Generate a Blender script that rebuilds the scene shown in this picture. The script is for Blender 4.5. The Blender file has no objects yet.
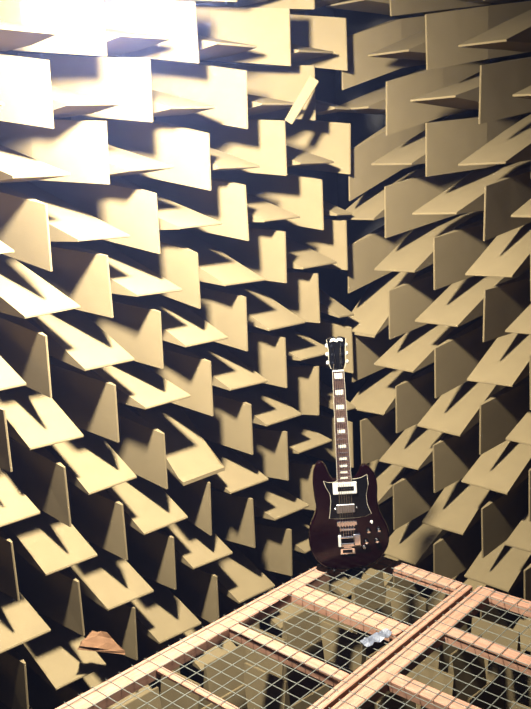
import bpy, bmesh, math, random
from mathutils import Vector, Matrix
random.seed(7)
S = 0.235            # metres per wedge width
SC = bpy.context.scene
COL = SC.collection

# ------------------------------------------------------------------ camera
CAM = Vector((12.388, -14.912, -1.454)); YAW, PITCH, ROLL, FPX = 2.36, -.207, -.038, 970.9
fw = Vector((math.cos(YAW)*math.cos(PITCH), math.sin(YAW)*math.cos(PITCH), math.sin(PITCH)))
rt = Vector((math.sin(YAW), -math.cos(YAW), 0)); up = rt.cross(fw)
r2 = rt*math.cos(ROLL)+up*math.sin(ROLL); u2 = up*math.cos(ROLL)-rt*math.sin(ROLL)
cd = bpy.data.cameras.new('camera'); cam = bpy.data.objects.new('camera', cd); COL.objects.link(cam)
cd.sensor_fit = 'VERTICAL'; cd.sensor_height = 24; cd.lens = FPX*24/709; cd.clip_start = .05
M = Matrix((r2, u2, -fw)).transposed().to_4x4(); M.translation = CAM*S
cam.matrix_world = M; SC.camera = cam

# ------------------------------------------------------------------ world, exposure
w = bpy.data.worlds.new('world'); SC.world = w; w.use_nodes = True
w.node_tree.nodes['Background'].inputs[0].default_value = (.6, .6, 1, 1)
w.node_tree.nodes['Background'].inputs[1].default_value = 0.002
vs = SC.view_settings
vs.view_transform = 'Standard'; vs.look = 'None'; vs.gamma = 1; vs.use_curve_mapping = False
vs.exposure = 0.0
# bluish haze volume added to imitate lens glare glowing around the lamp
vsn = w.node_tree.nodes.new('ShaderNodeVolumeScatter'); vsn.inputs['Color'].default_value = (.34, .44, 1, 1)
vsn.inputs['Density'].default_value = .026; vsn.inputs['Anisotropy'].default_value = .83
w.node_tree.links.new(vsn.outputs[0], w.node_tree.nodes['World Output'].inputs['Volume'])
LAMP = Vector((3.2, -7.7, .95))
AIM = Vector((-.7, .16, -.68)).normalized()       # the hooded lamp points down at the left wall
LAMP_POWER = 1350; GLOW_POWER = 360      # reflector beam, added glow light
ld = bpy.data.lights.new('bulb_light', 'SPOT'); ld.energy = LAMP_POWER; ld.shadow_soft_size = .08
ld.color = (1, .95, .86)
lo = bpy.data.objects.new('bulb_light', ld); COL.objects.link(lo); ld.spot_size = math.pi; ld.spot_blend = 1
lo.matrix_world = Matrix.Translation(LAMP*S) @ AIM.to_track_quat('-Z', 'Y').to_matrix().to_4x4()
lq = bpy.data.lights.new('added_glow_light', 'POINT'); lq.energy = GLOW_POWER; lq.shadow_soft_size = .08; lq.color = ld.color  # extra point light added at the lamp to make the haze glow
lqo = bpy.data.objects.new('added_glow_light', lq); COL.objects.link(lqo); lqo.location = LAMP*S

# ------------------------------------------------------------------ helpers
def mat(name, col, rough=.8, metal=0, var=0, scale=20, bump=0, obvar=0, coat=0, emit=None, spec=.5):
    m = bpy.data.materials.new(name); m.use_nodes = True
    nt = m.node_tree; b = nt.nodes['Principled BSDF']
    b.inputs['Base Color'].default_value = (*col, 1); b.inputs['Roughness'].default_value = rough
    b.inputs['Metallic'].default_value = metal; b.inputs['Coat Weight'].default_value = coat
    b.inputs['Specular IOR Level'].default_value = spec
    if emit:
        b.inputs['Emission Color'].default_value = (*emit[0], 1); b.inputs['Emission Strength'].default_value = emit[1]
    if var or bump or obvar:
        tc = nt.nodes.new('ShaderNodeTexCoord')
        n = nt.nodes.new('ShaderNodeTexNoise'); n.inputs['Scale'].default_value = scale; n.inputs['Detail'].default_value = 5
        nt.links.new(tc.outputs['Object'], n.inputs['Vector'])
        mr = nt.nodes.new('ShaderNodeMapRange'); mr.inputs['From Min'].default_value = .3; mr.inputs['From Max'].default_value = .7
        mr.inputs['To Min'].default_value = 1-var; mr.inputs['To Max'].default_value = 1+var
        nt.links.new(n.outputs['Fac'], mr.inputs['Value'])
        val = mr.outputs[0]
        if obvar:
            oi = nt.nodes.new('ShaderNodeObjectInfo'); m2 = nt.nodes.new('ShaderNodeMapRange')
            m2.inputs['To Min'].default_value = 1-obvar; m2.inputs['To Max'].default_value = 1+obvar
            nt.links.new(oi.outputs['Random'], m2.inputs['Value'])
            mu = nt.nodes.new('ShaderNodeMath'); mu.operation = 'MULTIPLY'
            nt.links.new(val, mu.inputs[0]); nt.links.new(m2.outputs[0], mu.inputs[1]); val = mu.outputs[0]
        vm = nt.nodes.new('ShaderNodeVectorMath'); vm.operation = 'SCALE'; vm.inputs[0].default_value = col
        nt.links.new(val, vm.inputs['Scale']); nt.links.new(vm.outputs[0], b.inputs['Base Color'])
        if bump:
            bp = nt.nodes.new('ShaderNodeBump'); bp.inputs['Strength'].default_value = bump; bp.inputs['Distance'].default_value = .002
            n3 = nt.nodes.new('ShaderNodeTexNoise'); n3.inputs['Scale'].default_value = scale*12
            nt.links.new(tc.outputs['Object'], n3.inputs['Vector'])
            nt.links.new(n3.outputs['Fac'], bp.inputs['Height']); nt.links.new(bp.outputs[0], b.inputs['Normal'])
    return m
def woodmat(name, c1, c2, sx):
    m = bpy.data.materials.new(name); m.use_nodes = True; nt = m.node_tree; b = nt.nodes['Principled BSDF']
    b.inputs['Roughness'].default_value = .7; b.inputs['Specular IOR Level'].default_value = .25
    tc = nt.nodes.new('ShaderNodeTexCoord'); mp = nt.nodes.new('ShaderNodeMapping'); mp.inputs['Scale'].default_value = sx
    n = nt.nodes.new('ShaderNodeTexNoise'); n.inputs['Scale'].default_value = 14; n.inputs['Detail'].default_value = 6
    cr = nt.nodes.new('ShaderNodeValToRGB'); cr.color_ramp.elements[0].color = (*c1, 1); cr.color_ramp.elements[1].color = (*c2, 1)
    cr.color_ramp.elements[0].position = .35; cr.color_ramp.elements[1].position = .65
    nt.links.new(tc.outputs['Object'], mp.inputs[0]); nt.links.new(mp.outputs[0], n.inputs['Vector'])
    nt.links.new(n.outputs['Fac'], cr.inputs[0]); nt.links.new(cr.outputs[0], b.inputs['Base Color'])
    return m
FOAM = mat('foam', (.14, .107, .058), .95, var=.05, scale=12, bump=.25, obvar=.07, spec=.1)
BROWN = mat('torn_foam', (.16, .085, .045), .95, var=.25, scale=20, bump=.5, spec=.1)
DARK = mat('dark_lining', (.02, .02, .022), .95, var=.3, scale=6, spec=.1)
WOODX = woodmat('pine_crosswise', (.25, .125, .08), (.33, .185, .125), (1, 8, 8))
WOODY = woodmat('pine_lengthwise', (.25, .125, .08), (.33, .185, .125), (8, 1, 8))
WIRE = mat('galvanised_wire', (.15, .155, .135), .5, .2, var=.15, scale=30)

def obj(name, bm, m, parent=None, smooth=False):
    me = bpy.data.meshes.new(name)
    bmesh.ops.recalc_face_normals(bm, faces=bm.faces)
    bm.to_mesh(me); bm.free()
    if smooth: me.polygons.foreach_set('use_smooth', [True]*len(me.polygons))
    me.materials.append(m)
    o = bpy.data.objects.new(name, me); COL.objects.link(o)
    if parent: o.parent = parent
    return o
def tag(o, label, cat, group=None):
    o['label'] = label; o['category'] = cat
    if group: o['group'] = group
    return o
def thing(name, label, cat, loc=(0, 0, 0), group=None):
    o = bpy.data.objects.new(name, None); COL.objects.link(o); o.location = loc; o.empty_display_size = .05
    return tag(o, label, cat, group)
def hexa(bm, pts):       # eight corners: bottom loop 0-3, top loop 4-7
    v = [bm.verts.new(q) for q in pts]
    for f in ((3, 2, 1, 0), (4, 5, 6, 7), (0, 1, 5, 4), (1, 2, 6, 5), (2, 3, 7, 6), (3, 0, 4, 7)):
        bm.faces.new([v[i] for i in f])
def box(bm, x0, x1, y0, y1, z0, z1):
    hexa(bm, [(x0, y0, z0), (x1, y0, z0), (x1, y1, z0), (x0, y1, z0), (x0, y0, z1), (x1, y0, z1), (x1, y1, z1), (x0, y1, z1)])
def bevel(bm, r, seg=2, ang=.4):
    bm.normal_update()
    e = [e for e in bm.edges if len(e.link_faces) == 2 and e.calc_face_angle(0) > ang]
    bmesh.ops.bevel(bm, geom=e, offset=r, segments=seg, affect='EDGES', clamp_overlap=True, profile=.5)
def rod(bm, a, b, r, n=8, r1=None, cap=True):
    a = Vector(a); b = Vector(b); d = (b-a).normalized()
    s = d.orthogonal().normalized(); t = d.cross(s)
    r1 = r if r1 is None else r1
    A = [bm.verts.new(a+(s*math.cos(k*2*math.pi/n)+t*math.sin(k*2*math.pi/n))*r) for k in range(n)]
    B = [bm.verts.new(b+(s*math.cos(k*2*math.pi/n)+t*math.sin(k*2*math.pi/n))*r1) for k in range(n)]
    for k in range(n): bm.faces.new((A[k], A[(k+1) % n], B[(k+1) % n], B[k]))
    if cap: bm.faces.new(A[::-1]); bm.faces.new(B)
def tube(bm, pts, r, n=8):
    pts = [Vector(q) for q in pts]; rings = []
    prev = None
    for i, q in enumerate(pts):
        d = (pts[min(i+1, len(pts)-1)]-pts[max(i-1, 0)]).normalized()
        s = d.orthogonal().normalized() if prev is None else (prev-d*prev.dot(d)).normalized()
        prev = s; t = d.cross(s)
        rings.append([bm.verts.new(q+(s*math.cos(k*2*math.pi/n)+t*math.sin(k*2*math.pi/n))*r) for k in range(n)])
    for a, b in zip(rings, rings[1:]):
        for k in range(n): bm.faces.new((a[k], a[(k+1) % n], b[(k+1) % n], b[k]))
    bm.faces.new(rings[0][::-1]); bm.faces.new(rings[-1])
def lathe(bm, prof, o=(0, 0, 0), axis='Z', n=20):
    rings = []
    for r, h in prof:
        ring = []
        for k in range(n):
            a = 2*math.pi*k/n; c, s = r*math.cos(a), r*math.sin(a)
            q = {'Z': (c, s, h), 'Y': (c, h, s), 'X': (h, c, s)}[axis]
            ring.append(bm.verts.new((q[0]+o[0], q[1]+o[1], q[2]+o[2])))
        rings.append(ring)
    for a, b in zip(rings, rings[1:]):
        for k in range(n): bm.faces.new((a[k], a[(k+1) % n], b[(k+1) % n], b[k]))
    bm.faces.new(rings[0][::-1]); bm.faces.new(rings[-1])
def struct(name, bm, m):
    o = obj(name, bm, m); o['kind'] = 'structure'; return o

# ------------------------------------------------------------------ room shell (units: wedge widths, scaled by S)
DEPTH = 3.0          # wedge length incl. its base block
def slab(name, x0, x1, y0, y1, z0, z1, m=None):
    bm = bmesh.new(); box(bm, x0*S, x1*S, y0*S, y1*S, z0*S, z1*S); return struct(name, bm, m or DARK)
FZ = -13.1; CZ = 8.0
slab('wall_left', -DEPTH-.5, -DEPTH, -22, DEPTH+.5, FZ, CZ)
slab('wall_right', -DEPTH, 22, DEPTH, DEPTH+.5, FZ, CZ)
slab('wall_back', -DEPTH, 22, -22.5, -22, FZ, CZ)
slab('wall_side', 22, 22.5, -22.5, DEPTH+.5, FZ, CZ)
slab('floor', -DEPTH-.5, 22.5, -22.5, DEPTH+.5, FZ-.5, FZ)
slab('ceiling', -DEPTH-.5, 22.5, -22.5, DEPTH+.5, CZ, CZ+.5)

# ------------------------------------------------------------------ wedges
TAPER = 2.0
def wedge_mesh(kind, ty=0, tz=0, bw=.475, seed=0, sag0=0, floor=False, slope=.45, vs_=.125):
    """axis +X (tip at x=0, base block at x=-DEPTH) centred on its cell; the tip edge is displaced by ty, tz.
    kind 'level': tip edge along Y; 'upright': tip edge along Z"""
    rnd = random.Random(seed); bm = bmesh.new(); tw = .016
    e = .485+rnd.uniform(-.012, .008); sk = rnd.uniform(-.015, .015); cr = rnd.uniform(-.01, .015)
    bh = .475
    if kind == 'level':
        def sec(x):
            d = -x; f = max(0, 1-d/1.5); sg = tz*f+(1-f)*sag0
            zt = min(sg+tw+slope*d, .475+.13*d); zb = max(sg-tw+(slope-.32)*d, -.495+.13*d)
            yc = ty*f; wd = bw+(e*bw/.475-bw)*f
            k = sk*f
            return [(x, yc-wd, zb+k), (x, yc+wd, zb-k), (x, yc+wd, zt-k), (x, yc-wd, zt+k)]
        xs = [-DEPTH, -2.1, -1.5, -.75, 0]
    else:
        def sec(x):
            d = -x; f = max(0, 1-d/1.5)
            h = min(bw, tw+vs_*d)
            yc = ty*f; zc = tz*f+(.13*d if not floor else 0); wd = bh+(e-bh)*f; k = sk*f
            return [(x, yc-h+k, zc-wd), (x, yc+h+k, zc-wd), (x, yc+h-k, zc+wd), (x, yc-h-k, zc+wd)]
        xs = [-DEPTH, -2.2, -1.5, -.75, 0]
    rings = [[bm.verts.new(Vector(q)*S) for q in sec(x)] for x in xs]
    for A, B in zip(rings, rings[1:]):
        for i in range(4): bm.faces.new((A[i], A[(i+1) % 4], B[(i+1) % 4], B[i]))
    bm.faces.new(rings[0][::-1]); bm.faces.new(rings[-1])
    bm.normal_update()
    ed = [q for q in bm.edges if all(abs(v.co.x) < .001 for v in q.verts)]
    bmesh.ops.bevel(bm, geom=ed, offset=.008*S, segments=2, affect='EDGES', clamp_overlap=True)
    me = bpy.data.meshes.new('foam_wedge'); bmesh.ops.recalc_face_normals(bm, faces=bm.faces); bm.to_mesh(me); bm.free()
    me.materials.append(FOAM); return me
U0, V0, Z1 = .528, .416, -.155
OV = {('L',5,-1):(-.28,0),('L',6,0):(-.25,-.05),('L',3,-1):(-.12,-.04),('L',1,-1):(-.33,0),
('L',4,0):(-0.10,0.04),('L',4,2):(-0.08,-0.05),('L',4,4):(-0.01,0.04),('L',4,6):(0.06,-0.04),('L',4,8):(-0.00,0.09),('L',5,1):(-0.18,0.10),('L',5,3):(-0.05,0.05),('L',5,5):(-0.01,-0.00),('L',5,7):(0.00,-0.02),('L',5,9):(-0.08,0.13),('L',6,2):(-0.02,-0.10),('L',6,4):(0.17,-0.01),('L',6,6):(0.03,-0.11),('L',3,1):(-0.27,-0.11),('L',3,3):(0.11,-0.08),('L',3,5):(-0.06,-0.00),('L',3,7):(0.11,-0.18),('L',2,0):(-0.20,-0.09),('L',2,2):(-0.09,-0.02),('L',2,4):(0.03,0.01),('L',2,6):(0.01,0.04),('L',2,8):(0.06,0.23),('L',1,1):(-0.13,0.07),('L',1,3):(-0.04,0.10),('L',0,2):(-0.10,-0.01),('L',0,4):(0.08,0.22),('L',1,7):(0.09,0.30),('L',1,9):(0.07,0.31),('L',1,5):(.05,.12),('L',0,5):(.15,.3),('L',0,6):(.15,.4),('L',0,8):(.2,.4),('L',0,9):(.2,.4),('L',-1,1):(-0.14,0.01),('L',-1,3):(0.13,0.16),
('L',6,3):(0.01,-0.00),('L',6,5):(0.13,-0.00),('L',5,4):(0.05,0.02),('L',6,7):(0.05,-0.03),('L',5,6):(0.16,0.04),('L',6,9):(0.05,0.03),('L',4,5):(-0.08,0.17),('L',2,5):(0.03,0.08),('L',3,6):(0.22,-0.38),('L',4,7):(0.13,0.03),('L',3,8):(0.11,0.04),('L',2,7):(0.12,0.18),('L',1,6):(0.14,0.23),('L',0,7):(0.29,0.49),('L',1,8):(0.01,0.33),
('R',1,-1):(-0.19,-0.02),('R',1,1):(-0.20,0.10),('R',1,3):(-0.03,0.02),('R',1,5):(-0.01,-0.06),('R',0,0):(-0.10,-0.12),('R',0,2):(-0.16,-0.05),('R',0,4):(-0.09,-0.04),('R',0,6):(0.06,0.07),('R',2,0):(-0.07,-0.00),('R',2,4):(0.05,0.14),('R',2,6):(-0.01,0.00),('R',-1,1):(-0.04,-0.36),('R',-1,3):(-0.11,-0.21),('R',-1,7):(0.15,0.21),('R',-1,-1):(-0.16,-0.23),
('R',2,3):(0.13,-0.01),('R',1,4):(0.01,0.01),('R',2,5):(0.17,0.03),('R',1,6):(0.06,-0.07),('R',0,7):(0.10,0.04),('R',2,9):(0.15,0.10),('R',1,8):(0.15,-0.04),('R',2,7):(0.08,0.01),('R',1,0):(-0.06,0.11),('R',2,-1):(-0.04,-0.04),('R',2,1):(-0.03,-0.06),('R',1,2):(-0.03,0.06),('R',-1,2):(0.08,-0.08),('R',-1,4):(0.06,-0.43),('R',-1,6):(0.26,0.02)}
SLOPE = {'L': [.22, .25, .30, .36, .45], 'R': [.30, .33, .38, .45, .45]}
ORD = ['', 'first', 'second', 'third', 'fourth', 'fifth', 'sixth', 'seventh', 'eighth', 'ninth', 'tenth', 'eleventh', 'twelfth']
def project(v):
    d = v-CAM; z = d.dot(fw); return 265.5+FPX*d.dot(r2)/z, 354.5-FPX*d.dot(u2)/z
def in_frame(v, m=0):
    x, y = project(v); return -m < x < 531+m and -m < y < 709+m
def wall_wedges(side, cols, rows):
    rnd = random.Random(3 if side == 'L' else 5)
    wall = 'left' if side == 'L' else 'right'
    for c in cols:
        count = {True: 0, False: 0}
        for r in rows:
            vert = ((c+r) % 2 == 0) if side == 'L' else ((c+r) % 2 == 0)
            du, dz = OV.get((side, c, r), (rnd.uniform(-.06, .06), rnd.uniform(-.05, .05)))
            if side == 'L': tip = Vector((0, -(U0+c+.5+du), -(r+.5)+dz))
            else: tip = Vector((V0+c+.5+du, 0, Z1-(r+.5)+dz))
            sag = Vector((0, 0, -.2 if side == 'L' else -.11))
            if not in_frame(tip, 75): continue
            sagz = (-.2 if side == 'L' else -.11) if not vert else 0
            if side == 'L':
                cell = Vector((0, -(U0+c+.5), -(r+.5))); bw = .475; ty = -du
                if c == -1: ty += .2+cell.y; cell.y = -.27; bw = .225; ty = ty*.6 if vert else -.02
                R = Matrix.Identity(3)
            else:
                cell = Vector((V0+c+.5, 0, Z1-(r+.5))); bw = .475; ty = du
                R = Matrix.Rotation(-math.pi/2, 3, 'Z')
            me = wedge_mesh('upright' if vert else 'level', ty, dz+sagz, bw, rnd.randrange(9999), sagz, slope=SLOPE[side][min(max(r, 0), 4)], vs_=.125 if side == 'L' else .08)
            o = bpy.data.objects.new('upright_foam_wedge' if vert else 'level_foam_wedge', me)
            COL.objects.link(o)
            o.matrix_world = Matrix.Translation(cell*S) @ R.to_4x4()
            if in_frame(tip):
                count[vert] += 1
                n = ORD[count[vert]]
                tag(o, '%s wedge on %s wall, %s column from corner, %s %s one from top' %
                    ('upright' if vert else 'level', wall, ORD[c+2], n, 'upright' if vert else 'level'), 'foam wedge', 'wedges on the %s wall' % wall)
            else:
                x, y = project(tip)
                where = 'top' if y < 0 else 'bottom' if y > 709 else 'left' if x < 0 else 'right'
                tag(o, '%s wedge on %s wall cut by %s edge of picture, column %s, row %s' % ('upright' if vert else 'level', wall, where, ORD[c+2], ORD[r+4] if r+4 <= 12 else 'last'), 'foam wedge', 'wedges on the %s wall' % wall)
wall_wedges('L', range(-1, 9), range(-3, 12))
wall_wedges('R', range(-1, 5), range(-3, 12))

# floor wedges under the wire mesh
FT = -13.1+DEPTH
FM = wedge_mesh('upright', 0, 0, seed=40, floor=True)
fr = random.Random(9)
for i in range(0, 9):
    for j in range(-11, 0):
        tip = Vector((i+.6, j+.5, FT))
        if not in_frame(tip, 45) or (i > 7 and j < -8): continue
        o = bpy.data.objects.new('floor_foam_wedge', FM); COL.objects.link(o)
        R = Matrix.Rotation(-math.pi/2, 3, 'Y')
        if (i+j) % 2: R = Matrix.Rotation(math.pi/2, 3, 'Z') @ R
        o.matrix_world = Matrix.Translation((tip+Vector((fr.uniform(-.03, .03), fr.uniform(-.03, .03), 0)))*S) @ R.to_4x4()
        tag(o, 'tan foam wedge standing tip up on the floor beneath the wire mesh', 'foam wedge', 'floor wedges under the platform')

# ------------------------------------------------------------------ platform: two wooden frames covered in wire mesh
ZP = -8.5; TH = .17
def quadbar(bm, a, b, wd, z0, z1, side):
    """bar from a to b (plan points); wd to the given side (+1 left of travel)"""
    a = Vector((*a, 0)); b = Vector((*b, 0)); d = (b-a).normalized(); n = Vector((-d.y, d.x, 0))*wd*side
    q = [a, b, b+n, a+n]
    hexa(bm, [(v.x*S, v.y*S, z0*S) for v in q]+[(v.x*S, v.y*S, z1*S) for v in q])
    bevel(bm, .003, 1)
def lerp(a, b, t): return (a[0]+(b[0]-a[0])*t, a[1]+(b[1]-a[1])*t)
def panel(label, BL, BR, FL, FR, wl_, wr_, wb, bats, ztop):
    """corners back-left.. front-right of the frame; bats = [(y, width)]"""
    o = thing('mesh_floor_panel', label, 'platform', group='wire mesh floor panels')
    z1 = ztop-.02; z0 = z1-TH
    def rail(name, a, b, wd, side, m, zt=z1, zb=z0):
        bm = bmesh.new(); quadbar(bm, a, b, wd, zb, zt, side); return obj(name, bm, m, o)
    rail('side_rail', FL, BL, wl_, -1, WOODY); rail('side_rail', FR, BR, wr_, 1, WOODY)
    def at(y):
        tl = (y-BL[1])/(FL[1]-BL[1]); tr = (y-BR[1])/(FR[1]-BR[1])
        l = lerp(BL, FL, tl); r = lerp(BR, FR, tr); return (l[0]+wl_, l[1]), (r[0]-wr_, r[1])
    l, r = at(BL[1]); rail('end_rail', (l[0], BL[1]), (r[0], BR[1]), wb, -1, WOODX)
    l, r = at(FL[1]+.3); rail('end_rail', l, r, wb, -1, WOODX)
    for y, wd, th in bats:
        l, r = at(y); rail('batten', l, r, wd, -1, WOODX, z1, z1-th)
    # wire mesh lying on the frame
    bm = bmesh.new(); g = .236; R = .0015; zt = (z1)*S+R
    ny = int((BL[1]-FL[1])/g)
    for k in range(ny+1):
        y = BL[1]-.06-k*g; l, r = at(y)
        j1, j2 = fr.uniform(-.01, .01), fr.uniform(-.01, .01)
        rod(bm, ((l[0]-wl_+.05)*S, (l[1]+j1)*S, zt), ((r[0]+wr_-.05)*S, (r[1]+j2)*S, zt), R, 5)
    nx = int((BR[0]-BL[0])/g)
    for k in range(nx+1):
        t = (k+.35)/(nx+.7)
        a = lerp(BL, BR, t); b = lerp(FL, FR, t)
        rod(bm, (a[0]*S, (a[1]-.04)*S, zt+R*1.6), (b[0]*S, (b[1]+.04)*S, zt+R*1.6), R, 5)
    obj('wire_mesh', bm, WIRE, o)
    # bent-over wire ends along the outer rails
    bm = bmesh.new()
    for k in range(ny+1):
        y = BL[1]-.06-k*g; l, r = at(y)
        rod(bm, ((l[0]-wl_-.01)*S, l[1]*S, zt+R), ((l[0]-wl_-.01)*S, l[1]*S, zt-.02), R*.8, 5)
        rod(bm, ((l[0]-wl_-.01)*S, l[1]*S, zt), ((l[0]-wl_+.06)*S, l[1]*S, zt), R*.8, 5)
    obj('wire_ends', bm, WIRE, o)
    return o
panel('left wooden frame panel with galvanised wire mesh, carrying the electric guitar',
      (1.70, -2.27), (4.24, -2.27), (2.16, -9.6), (5.12, -9.6), .33, .17, .25, [(-4.02, .36, .17), (-5.66, .2, .17), (-7.24, .12, .06), (-8.7, .2, .17)], ZP)
panel('right wooden frame panel with galvanised wire mesh, running off the right edge',
      (4.31, -2.18), (8.4, -2.0), (5.19, -9.6), (9.2, -9.6), .27, .27, .22, [(-3.62, .25, .17), (-5.2, .25, .17), (-6.8, .25, .17)], ZP)
# ------------------------------------------------------------------ electric guitar
RED = mat('cherry_lacquer', (.0032, .0002, .0007), .13, coat=0, spec=.3)
BLK = mat('gloss_black', (.002, .002, .0025), .25, spec=.3)
CREAM = mat('cream_binding', (.3, .28, .22), .4)
PEARL = mat('pearl_inlay', (.5, .47, .4), .3)
ROSE = mat('rosewood', (.05, .026, .02), .5, var=.3, scale=60)
CHR = mat('chrome', (.85, .85, .86), .12, 1)
WHT = mat('white_plastic', (.4, .4, .38), .35)
MAH = mat('neck_mahogany', (.12, .03, .02), .35)
GS = .975
g = thing('electric_guitar', 'dark cherry double-horned electric guitar standing upright on the corner of the mesh', 'guitar')
def G(zx, zy):       # guitar-local x, z from the close-up drawing frame (front view)
    return ((zx-(265-(500-zy)*.0604))/1130, (592-zy)/1094)
def smooth_loop(pts, n=5):
    out = []; N = len(pts)
    for i in range(N):
        p0, p1, p2, p3 = [Vector(pts[(i+k-1) % N]) for k in range(4)]
        for k in range(n):
            t = k/n
            out.append(.5*((2*p1)+(p2-p0)*t+(2*p0-5*p1+4*p2-p3)*t*t+(3*p1-p0-3*p2+p3)*t**3))
    return out
def extrude_outline(pts, y0, y1, bev, seg=3):
    bm = bmesh.new()
    f = bm.faces.new([bm.verts.new((q[0], y0, q[1])) for q in pts])
    r = bmesh.ops.extrude_face_region(bm, geom=[f])
    vs_ = [v for v in r['geom'] if isinstance(v, bmesh.types.BMVert)]
    bmesh.ops.translate(bm, verts=vs_, vec=(0, y1-y0, 0))
    if bev: bevel(bm, bev, seg, .9)
    return bm
BODY = [(205, 176), (188, 168), (172, 140), (158, 108), (140, 93), (120, 100), (106, 135), (103, 190), (110, 250), (118, 300), (108, 340), (92, 380), (85, 430),
        (92, 490), (118, 540), (165, 578), (225, 592), (300, 592), (365, 580), (415, 550), (446, 505), (455, 455), (446, 405), (424, 362),
        (406, 320), (398, 270), (398, 220), (388, 170), (368, 138), (342, 118), (322, 124), (312, 150), (296, 170), (280, 176)]
body = obj('body', extrude_outline(smooth_loop([G(*q) for q in BODY], 4), .018, -.018, .008, 3), RED, g, smooth=False)
# pickguard, white edge below the black plate
PG = [(215, 178), (200, 186), (172, 186), (150, 178), (160, 205), (180, 240), (184, 270), (182, 310), (178, 352), (215, 356), (300, 356), (345, 352), (372, 340),
      (352, 295), (347, 250), (356, 205), (350, 160), (322, 172), (296, 176), (276, 176)]
PGs = [Vector(G(*q)) for q in PG]
cen = sum(PGs, Vector((0, 0)))/len(PGs)
obj('pickguard_edge', extrude_outline(PGs, -.0172, -.0190, 0), CREAM, g)
obj('pickguard', extrude_outline([cen+(q-cen)*.972 for q in PGs], -.0185, -.0205, 0), BLK, g)
def rbox(name, zx0, zx1, zy0, zy1, y0, y1, m, bev=.002, seg=2, parent=None):
    x0, za = G(zx0, zy0); x1, zb = G(zx1, zy1)
    bm = bmesh.new(); box(bm, x0, x1, y1, y0, zb, za); bevel(bm, bev, seg); return obj(name, bm, m, parent or g)
pk = rbox('neck_pickup', 192, 305, 188, 242, -.019, -.030, WHT, .004, 3); pk['label'] = 'white rectangular pickup cover'
rbox('pole_slot', 215, 290, 206, 226, -.0295, -.0308, BLK, .0004, 1, pk)
for k in range(6):
    x0, z0_ = G(222+k*12.3, 216); bm = bmesh.new(); lathe(bm, [(.0022, 0), (.0022, -.0012), (.0012, -.0018)], (x0, -.0305, z0_), 'Y', 10); obj('pole_piece', bm, CHR, pk)
pk = rbox('bridge_pickup', 210, 298, 288, 328, -.019, -.028, mat('brushed_nickel', (.42, .42, .44), .35, 1), .006, 3)
for zx in (206, 303):
    x0, z0_ = G(zx, 308); bm = bmesh.new(); lathe(bm, [(.004, -.019), (.004, -.023), (.002, -.0245)], (x0, 0, z0_), 'Y', 12); obj('height_screw', bm, CHR, g)
br = rbox('bridge', 212, 305, 366, 386, -.022, -.031, CHR, .003, 3)
for k in range(6): rbox('saddle', 220+k*13.2, 229+k*13.2, 363, 389, -.029, -.034, CHR, .001, 1, br)
rbox('stop_bar', 225, 298, 397, 410, -.019, -.029, CHR, .003, 3)
# vibrato tailpiece: frame with two cheeks, roller and foot plate
tp = rbox('tailpiece', 218, 325, 466, 484, -.018, -.030, CHR, .003, 3)
rbox('cheek', 218, 234, 430, 482, -.018, -.033, WHT, .003, 3, tp); rbox('cheek', 286, 324, 424, 480, -.018, -.036, CHR, .005, 3, tp)
bm = bmesh.new(); a = G(230, 440); b = G(290, 440); rod(bm, (a[0], -.028, a[1]), (b[0], -.028, b[1]), .005, 14); obj('roller', bm, CHR, tp)
ft = rbox('foot_plate', 228, 299, 490, 521, -.018, -.024, CHR, .004, 3, tp); rbox('foot_recess', 240, 286, 498, 513, -.0238, -.0246, BLK, .0003, 1, tp)
rbox('hinge_plate', 245, 282, 484, 492, -.018, -.022, CHR, .001, 1, tp)
for zx, zy, r in ((358, 417, .0105), (405, 415, .0105), (348, 467, .0105), (397, 465, .0105)):
    x0, z0_ = G(zx, zy); bm = bmesh.new()
    lathe(bm, [(r*1.08, -.0185), (r*1.08, -.021), (r, -.023), (r*.86, -.033), (r*.7, -.035)], (x0, 0, z0_), 'Y', 20)
    kb = obj('volume_knob', bm, BLK, g, True)
    bm = bmesh.new(); lathe(bm, [(r*.66, -.0345), (r*.66, -.0362), (r*.4, -.0368)], (x0, 0, z0_), 'Y', 16); obj('knob_cap', bm, CHR, kb)
x0, z0_ = G(372, 378); bm = bmesh.new(); lathe(bm, [(.0065, -.018), (.006, -.021), (.002, -.022), (.002, -.032), (.0035, -.035), (.002, -.039)], (x0, 0, z0_), 'Y', 14)
sw = obj('toggle_switch', bm, WHT, g, True)
x0, z0_ = G(340, 494); bm = bmesh.new(); lathe(bm, [(.0095, -.018), (.009, -.020), (.006, -.021), (.006, -.026), (.0035, -.027)], (x0, 0, z0_), 'Y', 16); obj('jack_socket', bm, CHR, g, True)
# neck
def taper(name, zt, zb, wt, wb, y0, y1, m, xo=0, parent=None, bev=.002, seg=2):
    bm = bmesh.new()
    hexa(bm, [(xo-wb, y0, zb), (xo+wb, y0, zb), (xo+wb, y1, zb), (xo-wb, y1, zb), (xo-wt, y0, zt), (xo+wt, y0, zt), (xo+wt, y1, zt), (xo-wt, y1, zt)])
    if bev: bevel(bm, bev, seg)
    return obj(name, bm, m, parent or g)
ZN, ZB = .822, .372
wn = lambda z: .0215+(ZN-z)/(ZN-ZB)*.006
taper('neck', ZN, .345, .0195, .025, .012, -.020, MAH, bev=.007, seg=3)
fb = taper('fretboard', ZN, ZB, .0225, .0285, -.019, -.0255, ROSE, bev=0)
for s in (-1, 1):
    bm = bmesh.new()
    t, b_ = s*.0232, s*.0292; q = s*.0014
    hexa(bm, [(b_-q, -.0188, ZB), (b_, -.0188, ZB), (b_, -.0258, ZB), (b_-q, -.0258, ZB), (t-q, -.0188, ZN), (t, -.0188, ZN), (t, -.0258, ZN), (t-q, -.0258, ZN)])
    obj('binding', bm, CREAM, fb)
L0 = (ZN-ZB)/(1-2**(-22/12))
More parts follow.
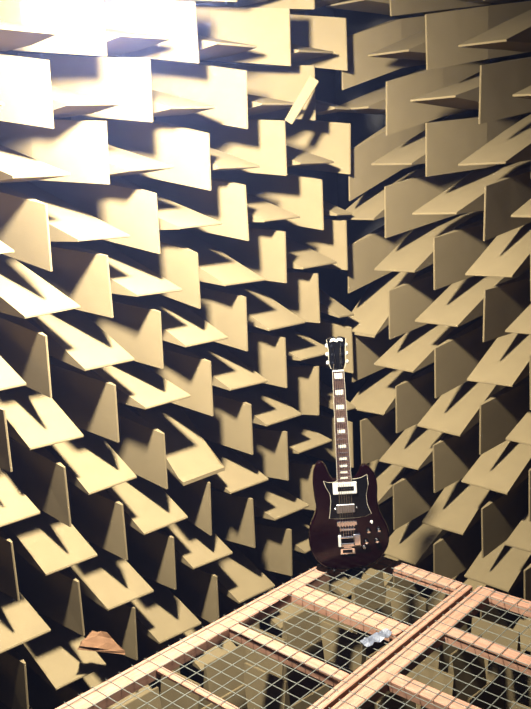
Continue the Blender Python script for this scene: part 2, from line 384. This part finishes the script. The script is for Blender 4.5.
fz = [ZN-L0*(1-2**(-k/12)) for k in range(23)]
for k in range(1, 23):
    bm = bmesh.new(); rod(bm, (-wn(fz[k]), -.0258, fz[k]), (wn(fz[k]), -.0258, fz[k]), .0010, 6); obj('fret', bm, CHR, fb)
for k in (1, 3, 5, 7, 9, 12, 15, 17, 19, 21):
    zt, zb = fz[k-1], fz[k]; m_ = (zt-zb)*.19; wt = .0150 if k < 14 else .015
    bm = bmesh.new(); box(bm, -wt, wt, -.0262, -.0250, zb+m_, zt-m_); obj('inlay', bm, PEARL, fb)
taper('nut', ZN+.005, ZN, .0215, .0215, -.019, -.028, WHT, bev=.0006, seg=1)
# headstock with flared top
HS = [(-.021, ZN+.004), (-.030, ZN+.030), (-.031, ZN+.085), (-.036, ZN+.128), (-.022, ZN+.134), (-.008, ZN+.136), (0, ZN+.130), (.008, ZN+.136), (.022, ZN+.134), (.036, ZN+.128), (.031, ZN+.085), (.030, ZN+.030), (.021, ZN+.004)]
hb = obj('headstock', extrude_outline(HS, .004, -.012, .0015, 1), BLK, g)
bm = bmesh.new(); pts = [(.0265, ZN+.010), (.034, ZN+.03), (.0335, ZN+.085), (.0385, ZN+.128)]
tube(bm, [(x, -.0125, z) for x, z in pts], .0012, 6); obj('headstock_edge', bm, CREAM, hb)
bm = bmesh.new(); tube(bm, [(-x, -.0125, z) for x, z in pts], .0012, 6); obj('headstock_edge', bm, CREAM, hb)
em = extrude_outline([(-.026, ZN+.117), (-.022, ZN+.129), (-.008, ZN+.131), (0, ZN+.126), (.008, ZN+.131), (.022, ZN+.129), (.026, ZN+.117), (.010, ZN+.121), (0, ZN+.115), (-.010, ZN+.121)], -.0118, -.0132, 0)
e_ = obj('pearl_emblem', em, PEARL, hb)
bm = bmesh.new(); bx = extrude_outline([(-.007, ZN+.012), (-.008, ZN+.022), (0, ZN+.040), (.008, ZN+.022), (.007, ZN+.012)], -.0118, -.0136, .0005, 1); bm.free()
obj('truss_rod_cover', bx, BLK, hb)
for s in (-1, 1):
    for k in range(3):
        z = ZN+.033+k*.034
        bm = bmesh.new()
        lathe(bm, [(.0058, -.011), (.0058, -.014), (.0028, -.0145), (.0028, -.022), (.0034, -.0225), (.0034, -.024)], (s*.0185, 0, z), 'Y', 14)
        pg = obj('tuning_post', bm, CHR, hb)
        bm = bmesh.new(); rod(bm, (s*.024, -.002, z), (s*.034, -.002, z), .0022, 8)
        lathe(bm, [(.0035, s*.031), (.008, s*.034), (.0085, s*.040), (.006, s*.044)], (0, -.002, z), 'X', 14)
        obj('tuning_key', bm, WHT, hb, True)
for k in range(6):
    t = (k-2.5)/2.5; sx = -1 if k < 3 else 1; j = k if k < 3 else 5-k
    bm = bmesh.new()
    tube(bm, [(t*.026, -.030, G(260, 436)[1]), (t*.0255, -.034, G(260, 376)[1]), (t*.0175, -.0275, ZN+.002), (sx*.0185+.003*-sx, -.020, ZN+.033+j*.034)], .0005+.00008*(5-k), 5)
    obj('string', bm, CHR, g)
x0, z0_ = G(262, 594); bm = bmesh.new(); lathe(bm, [(.004, .002), (.0035, -.006), (.006, -.010), (.006, -.012)], (x0, 0, 0), 'Z', 14); obj('strap_button', bm, CHR, g)
# place: faces the camera, slight lean
base = Vector((2.36, -3.16, ZP))
face = Vector((CAM.x-base.x, CAM.y-base.y, 0)).normalized()     # front direction
ex = Vector((-face.y, face.x, 0)); lean = .05; tilt = -.035/4.06*1.0
zax = (Vector((0, 0, 1))*math.cos(lean)-face*math.sin(lean)+ex*(-.03)).normalized()
ya = -(face-zax*face.dot(zax)).normalized(); xa = ya.cross(zax)
RG = Matrix((xa, ya, zax)).transposed()
yawg = Matrix.Rotation(math.radians(4), 3, 'Z')
g.matrix_world = Matrix.Translation(base*S+Vector((0, 0, .014))) @ (yawg @ RG).to_4x4() @ Matrix.Scale(GS, 4)

# small stand behind the guitar: two feet, upright, yoke
STN = mat('black_steel_tube', (.01, .01, .012), .4, .3)
st = thing('guitar_stand', 'low black tubular stand under and behind the dark cherry guitar', 'stand')
st.matrix_world = Matrix.Translation(base*S) @ (yawg @ Matrix((ex, -face, Vector((0, 0, 1)))).transposed()).to_4x4()
zs = .009
for s in (-1, 1):
    bm = bmesh.new(); tube(bm, [(0, .06, .10), (s*.05, .09, .05), (s*.10, .14, zs)], .006, 8); obj('leg', bm, STN, st, True)
bm = bmesh.new(); tube(bm, [(0, .055, .10), (0, .05, .20), (0, .052, .30)], .006, 8); obj('upright', bm, STN, st, True)
bm = bmesh.new(); tube(bm, [(-.05, .045, .30), (0, .052, .305), (.05, .045, .30)], .007, 8); obj('back_rest', bm, STN, st, True)
bm = bmesh.new(); tube(bm, [(-.06, -.03, .020), (-.06, -.026, zs), (-.05, .03, zs), (0, .058, .10), (.05, .03, zs), (.06, -.026, zs), (.06, -.03, .020)], .005, 8); obj('yoke', bm, STN, st, True)

# ------------------------------------------------------------------ odd pieces
def at_px(x, y, axis, val):
    d = fw+r2*((x-265.5)/FPX)-u2*((y-354.5)/FPX); t = (val-CAM[axis])/d[axis]; return CAM+d*t
# torn chunk of foam caught between the wedges at lower left
bm = bmesh.new()
hexa(bm, [(-.5, -.12, -.02), (.55, -.05, -.2), (.5, .05, -.2), (-.4, .2, -.05), (-.45, -.1, .06), (.52, -.04, -.15), (.1, .12, .25), (-.2, .16, .22)])
bmesh.ops.subdivide_edges(bm, edges=bm.edges[:], cuts=2, use_grid_fill=True)
rr = random.Random(4)
for v in bm.verts: v.co += Vector((rr.uniform(-.02, .02), rr.uniform(-.02, .02), rr.uniform(-.025, .025)))
for v in bm.verts: v.co *= S*.75
ch = obj('torn_foam_chunk', bm, BROWN)
ch.location = Vector((.2, -6.80, -9.14))*S; ch.rotation_euler = (math.radians(8), math.radians(10), math.radians(60))
tag(ch, 'torn brown foam chunk lying across a level wedge at lower left', 'foam chunk')
# bent strip wedged slantwise high up by the corner
bm = bmesh.new()
hexa(bm, [(-.03, -.08, -.45), (.03, -.08, -.45), (.03, .08, -.45), (-.03, .08, -.45), (.0, -.10, .45), (.06, -.10, .45), (.06, .10, .45), (.0, .10, .45)])
for v in bm.verts: v.co *= S
bevel(bm, .003, 1)
sl = obj('slanting_foam_strip', bm, FOAM)
sl.location = Vector((.16, -1.62, -.60))*S; sl.rotation_euler = (math.radians(-34), 0, math.radians(-55))
tag(sl, 'narrow foam strip slanting between the wedges high in the corner', 'foam strip')
# crumpled scrap of tape in the mesh
bm = bmesh.new(); rr = random.Random(12)
bmesh.ops.create_grid(bm, x_segments=9, y_segments=5, size=1)
for v in bm.verts:
    x, y = v.co.x, v.co.y
    v.co = Vector((x*.26+rr.uniform(-.02, .02), y*.10+rr.uniform(-.02, .02), .02+.02*math.sin(x*7)+rr.uniform(0, .03)))*S
bmesh.ops.solidify(bm, geom=bm.faces[:], thickness=.0015)
tp_ = obj('crumpled_tape', bm, mat('pale_tape', (.09, .10, .13), .5))
q = at_px(377, 640, 2, ZP); tp_.location = (q.x*S, q.y*S, ZP*S+.002); tp_.rotation_euler = (0, 0, math.radians(85))
tag(tp_, 'crumpled pale scrap of tape on the mesh beside the centre seam', 'tape')

# ------------------------------------------------------------------ hanging lamp (just above the picture's top edge)
BULB = mat('frosted_bulb', (.9, .9, .9), .4, emit=((1, .95, .86), 8))
lp = thing('hooded_lamp', 'hooded work lamp hanging on a black cord just above the picture', 'lamp')
lp.matrix_world = Matrix.Translation((LAMP-AIM*.02/S)*S) @ AIM.to_track_quat('-Z', 'Y').to_matrix().to_4x4()
bm = bmesh.new()
po = [(.125, -.004), (.118, .03), (.095, .07), (.055, .10), (.024, .112)]
pi_ = [(.022, .109), (.053, .097), (.092, .068), (.115, .029), (.123, -.004)]
lathe(bm, po+pi_, (0, 0, 0), 'Z', 32); bmesh.ops.delete(bm, geom=[f for f in bm.faces if len(f.verts) > 4], context='FACES_ONLY')
obj('reflector', bm, mat('aluminium_reflector', (.7, .7, .7), .35, .9), lp, True)
bm = bmesh.new(); lathe(bm, [(.004, .022), (.018, .026), (.028, .040), (.030, .054), (.024, .072), (.014, .09), (.013, .10)], (0, 0, 0), 'Z', 20)
obj('bulb', bm, BULB, lp, True)
bm = bmesh.new(); lathe(bm, [(.023, .110), (.025, .13), (.022, .165), (.006, .175)], (0, 0, 0), 'Z', 20); obj('socket', bm, BLK, lp, True)
inv = lp.matrix_world.inverted(); p0 = Vector((0, 0, .172)); top = inv @ Vector((LAMP.x*S+.1, LAMP.y*S, CZ*S))
bm = bmesh.new(); tube(bm, [p0, p0+Vector((0, 0, .05)), p0*.6+top*.4+Vector((0, 0, .1)), top], .004, 8); obj('cord', bm, BLK, lp)
